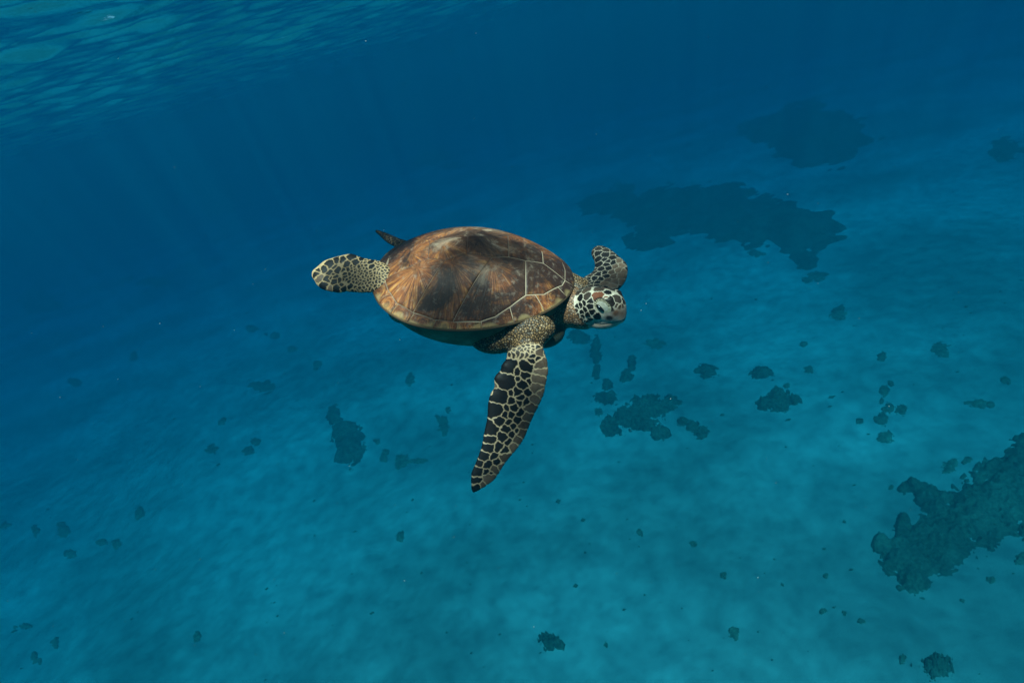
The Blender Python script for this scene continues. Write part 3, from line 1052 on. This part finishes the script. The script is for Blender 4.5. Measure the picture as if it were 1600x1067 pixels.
def cells(mask, sd_):
    """additively weighted Voronoi: distance to the border (m), depth inside own radius, cell index"""
    idx = np.where(mask)[0]
    S = np.array(sd_)
    e = np.zeros(len(idx))
    d1_ = np.zeros(len(idx))
    w = np.zeros(len(idx), int)
    wob = 0.0012
    Pall = co[idx]
    Pall = Pall + wob * np.sin(Pall[:, [1, 2, 0]] * 420) + wob * .5 * np.sin(Pall[:, [2, 0, 1]] * 900)
    key = np.floor(Pall / 0.03).astype(np.int64) + 100
    key = (key[:, 0] * 1000 + key[:, 1]) * 1000 + key[:, 2]
    order_ = np.argsort(key, kind='stable')
    cuts = np.concatenate([[0], np.where(np.diff(key[order_]))[0] + 1, [len(order_)]])
    for i0, i1 in zip(cuts[:-1], cuts[1:]):
        sel = order_[i0:i1]
        P = Pall[sel]
        near = np.where(((S[:, :3] > P.min(0) - .03) & (S[:, :3] < P.max(0) + .03)).all(1))[0]
        if len(near) < 2:
            near = np.arange(len(S))
        Sn = S[near]
        D = np.sqrt(((P[:, None, :] - Sn[None, :, :3]) ** 2).sum(2)) - Sn[None, :, 3]
        k = D.argmin(1)
        ar = np.arange(len(P))
        a = D[ar, k]
        D[ar, k] = 9
        e[sel] = (D.min(1) - a) / 2
        d1_[sel] = -a
        w[sel] = near[k]
    return idx, e, d1_, w, S


def sst(a, b, x):
    t = np.clip((x - a) / (b - a), 0, 1)
    return t * t * (3 - 2 * t)


C = lambda *v: np.array(v)
BLACK, BROWN, RUST, CREAM, TAN = C(.007, .005, .0045), C(.20, .125, .08), C(.20, .06, .025), C(.66, .46, .27), C(.56, .32, .14)
skin = np.tile(C(.032, .034, .022), (len(co), 1)).astype(np.float64)
disp = np.zeros(len(co))
hvar = lambda w: (np.sin(w * 12.9898) * 43758.5453) % 1.0


def paint(mask, sd_, seam0, seam1, cream=CREAM, amp=.0011, rad_cut=None):
    idx, e, din, w, S = cells(mask, sd_)
    t = S[w, 4]
    cellc = np.where((t < 1.5)[:, None], BLACK + (BROWN - BLACK) * np.clip(t, 0, 1)[:, None], RUST)
    cellc = cellc * (0.75 + 0.6 * hvar(w))[:, None]
    k = sst(seam0, seam1, e)
    if rad_cut:
        k = k * sst(-rad_cut, -rad_cut + .0015, din)
    skin[idx] = cream * (1 - k[:, None]) + cellc * k[:, None]
    disp[idx] = amp * k


# near flipper
m = reg('flipper')
base = drop(FLS, z4, 3.81)
sd1 = base + darts(m & ((co @ TM.T + TC)[:, 1] > -.035), 0.008, base, 0.15)
paint(m, sd1, .0008, .0019, CREAM * .82)
# far flipper: bigger plates along the edges
m = reg('flipper_far')
FFS = [(530, 120, 28), (610, 130, 35), (540, 175, 35), (600, 185, 25), (690, 160, 28), (640, 200, 22), (540, 235, 35), (620, 240, 25), (700, 215, 25), (760, 200, 28, .5),
       (800, 245, 28, .6), (720, 260, 25, .4), (650, 280, 25), (560, 290, 30), (600, 330, 25), (680, 320, 25, .3), (760, 300, 30, .6), (820, 310, 25, .7), (790, 360, 35, .8),
       (700, 370, 28, .6), (620, 370, 25), (530, 340, 30), (480, 390, 30), (560, 400, 22), (640, 410, 25, .7), (720, 430, 35, .9), (790, 430, 28, .95), (520, 440, 20),
       (460, 440, 14), (600, 450, 30, .9), (680, 470, 32, .95), (430, 395, 25)]
base = drop(FFS, z3, 7.114)
sd2 = base + darts(m, 0.016, base, 0.12, jitter=.4)
paint(m, sd2, .0005, .0014, C(.34, .28, .21))
# hind flippers
m = reg('hind', 'hind_leg')
base = drop(HFS, z5, 8.206)
sd3 = base + darts(m & (co[:, 0] > loc(549, 430, 1.965)[0]), 0.008, base, 0.1)
paint(m, sd3, .0009, .0020, C(.58, .38, .19), rad_cut=.0040)
m = reg('hind_far', 'tail')
paint(m, darts(m, 0.013, [], 0.1), .0007, .0016, CREAM * .35)
# shoulder, neck, trunk: light beads on dark skin
m = reg('shoulder', 'neck', 'shoulder_far')
sd4 = darts(m, 0.0060, [], -1, n_try=400000)
idx, e, din, w, S = cells(m, sd4)
k = sst(.0005, .0017, e)
tone = hvar(w)
isneck = reg('neck')[idx]
bead = np.where(isneck[:, None], C(.42, .21, .095), TAN * .72) * (0.22 + 1.0 * tone)[:, None] + C(.10, .10, .09) * (hvar(w + 17) > .7)[:, None]
under = np.where(isneck[:, None], C(.09, .045, .025), C(.02, .011, .007))
skin[idx] = under * (1 - k[:, None]) + bead * k[:, None]
disp[idx] = np.where(isneck, .0005, .0009) * k
# head
m = reg('head')
hl = (co - HC) @ HA.T                       # f,u,s of every vertex
base = drop(HDS, z3, 7.114)
both = []
for (x, y, z, r, t) in base:
    q = HA @ (np.array([x, y, z]) - HC)
    both.append((x, y, z, r, t))
    if q[2] > .012:
        both.append((*hp(q[0], q[1], -q[2]), r, t))
fil = darts(m & (hl[:, 1] > .02), 0.022, both, 0.15)
fil += darts(m & (hl[:, 0] < -.02) & (hl[:, 1] <= .02), 0.013, both + fil, 0.2)
paint(m, both + fil, .0005, .0014, C(.68, .57, .43), rad_cut=.0040)
hid = np.where(m)[0]
f_, u_, s_ = hl[hid].T
hk, hd = skin[hid].copy(), disp[hid].copy()


def over(w_, c):
    hk[:] = hk * (1 - w_[:, None]) + np.asarray(c) * w_[:, None]


def spot(x, y):
    (x, y, z, r, t), = drop([(x, y, 10)], z3, 7.114)
    return HA @ (np.array([x, y, z]) - HC)


def near_spot(q, rf, ru):
    return np.exp(-((f_ - q[0]) / rf) ** 2 - ((u_ - q[1]) / ru) ** 2)


wbk = sst(.034, .043, f_ - .45 * u_ + .0015 * np.sin(u_ * 350)) * sst(-.002, -.008, u_)
wbk = np.maximum(wbk, sst(-.031, -.036, u_ - .10 * f_))
over(wbk, C(.60, .47, .37))
hd *= (1 - wbk)
q = spot(655, 832)
over(np.clip(1.6 * near_spot(q, .010, .008), 0, 1), C(.035, .018, .014))
q = spot(728, 775)
over(np.clip(1.2 * near_spot(q, .010, .013), 0, 1), C(.17, .075, .04))
q = spot(795, 790)
over(.85 * near_spot(q, .007, .016), C(.22, .12, .08))
# mouth line
um = -.046 + .04 * f_
ml = np.exp(-((u_ - um) / .0014) ** 2) * sst(-.005, .010, f_)
over(.8 * ml, C(.06, .035, .022))
hd -= .0020 * ml
# nostrils
q = spot(770, 706)
over(near_spot(q, .003, .0035), C(.03, .018, .014))
# eyelids: pale domes with a dotted upper rim
lq = spot(572, 708)
LF, LU = lq[0], lq[1]
cr, sr = math.cos(.55), math.sin(.55)
la, lb_ = cr * (f_ - LF) - sr * (u_ - LU), sr * (f_ - LF) + cr * (u_ - LU)
de = np.hypot(la / 1.35, lb_ / (.92 + .10 * np.sign(lb_)))
lid = sst(.0205, .0185, de) * (np.abs(s_) > .016)
lc = np.tile(C(.66, .60, .47), (len(hid), 1))
ang_ = np.arctan2(u_ - LU, f_ - LF)
ringm = sst(.0135, .0145, de) * (np.sin(ang_ * 26) > -.1) * (u_ - LU > -.002)
yel = sst(.0130, .0150, de)
lc = lc * (1 - .35 * yel[:, None]) + C(.62, .47, .16) * .35 * yel[:, None]
lc = lc * (1 - ringm[:, None]) + C(.025, .018, .012) * ringm[:, None]
over(lid, lc)
over(.9 * sst(.0185, .0195, de) * sst(.0225, .0210, de) * (np.abs(s_) > .016) * (lb_ > 0), C(.03, .02, .015))
hd *= (1 - lid)
skin[hid], disp[hid] = hk, hd

skin = np.clip(skin, 0.004, .9)
co2 = co + nor * disp[:, None]
body_me.vertices.foreach_set('co', co2.astype(np.float32).ravel())
add_attr(body_me, 'skin', 'FLOAT_COLOR', np.concatenate([skin, np.ones((len(co), 1))], 1))
body_me.polygons.foreach_set('use_smooth', np.ones(len(body_me.polygons), bool))
body_me.update()
body_me.name = 'body'
body = link('body', body_me, M_SKIN, turtle)
body['label'] = 'turtle body with scaled head, tan neck and black plated flippers'

# eyes: dark slits between the lids
M_EYE = mat_plain('eye', (.008, .007, .007), 0.12, 0.5)
uu, vv = np.meshgrid(np.linspace(0, np.pi, 14), np.linspace(0, 2 * np.pi, 24, endpoint=False), indexing='ij')
sph = np.stack([np.sin(uu) * np.cos(vv), np.sin(uu) * np.sin(vv), np.cos(uu)], -1).reshape(-1, 3)
eq = spot(552, 722)
for s in (-1, 1):
    ax1 = .72 * AF - .69 * AU
    ax1 /= np.linalg.norm(ax1)
    nrm_ = s * AS + .1 * AU
    nrm_ -= (nrm_ @ ax1) * ax1
    nrm_ /= np.linalg.norm(nrm_)
    ax2 = np.cross(nrm_, ax1)
    V = sph @ np.stack([ax1 * .0150, ax2 * .0056, nrm_ * .0060])
    link('eye', mesh_np('eye', V + hp(eq[0], eq[1], s * (eq[2] - .0008)), grid_faces(14, 24, True)), M_EYE, turtle)

# ------------------------------------------------------------------ drifting specks
M_SNOW = mat_plain('marine_snow', (.75, .72, .66), .8, .1)
PV, PF = [], []
sn = np.random.default_rng(11)
for k in range(170):
    d = sn.uniform(0.9, 5.0)
    px, py = sn.uniform(0, 1600), sn.uniform(0, 1067)
    q = camR3 @ (np.array([(px - CX) / F_PX, -(py - CY) / F_PX, -1.0]) * d) + (0, 0, CAM_Z)
    if q[2] > SURF_Z - .15:
        continue
    s = 0.0006 * math.exp(sn.normal(0, .35)) * (.5 + .35 * d)
    PV.append(octv * s * sn.uniform(.6, 1.3, (6, 1)) + q)
    PF.append(octf + 6 * (len(PV) - 1))
tag(link('marine_snow', mesh_np('marine_snow', np.vstack(PV), np.vstack(PF), True), M_SNOW), 'tiny pale specks drifting in the water', kind='stuff')

# ------------------------------------------------------------------ the body of water, as a closed box of even haze
hz = np.array([[x, y, z] for z in (-1.6, SURF_Z + 0.6) for y in (-440, 480) for x in (-460, 460)], float)
hf = np.array([[0, 2, 3, 1], [4, 5, 7, 6], [0, 1, 5, 4], [2, 6, 7, 3], [0, 4, 6, 2], [1, 3, 7, 5]])
tag(link('haze', mesh_np('haze', hz, hf, False), M_HAZE), 'blue green sea water filling the whole scene', kind='stuff')
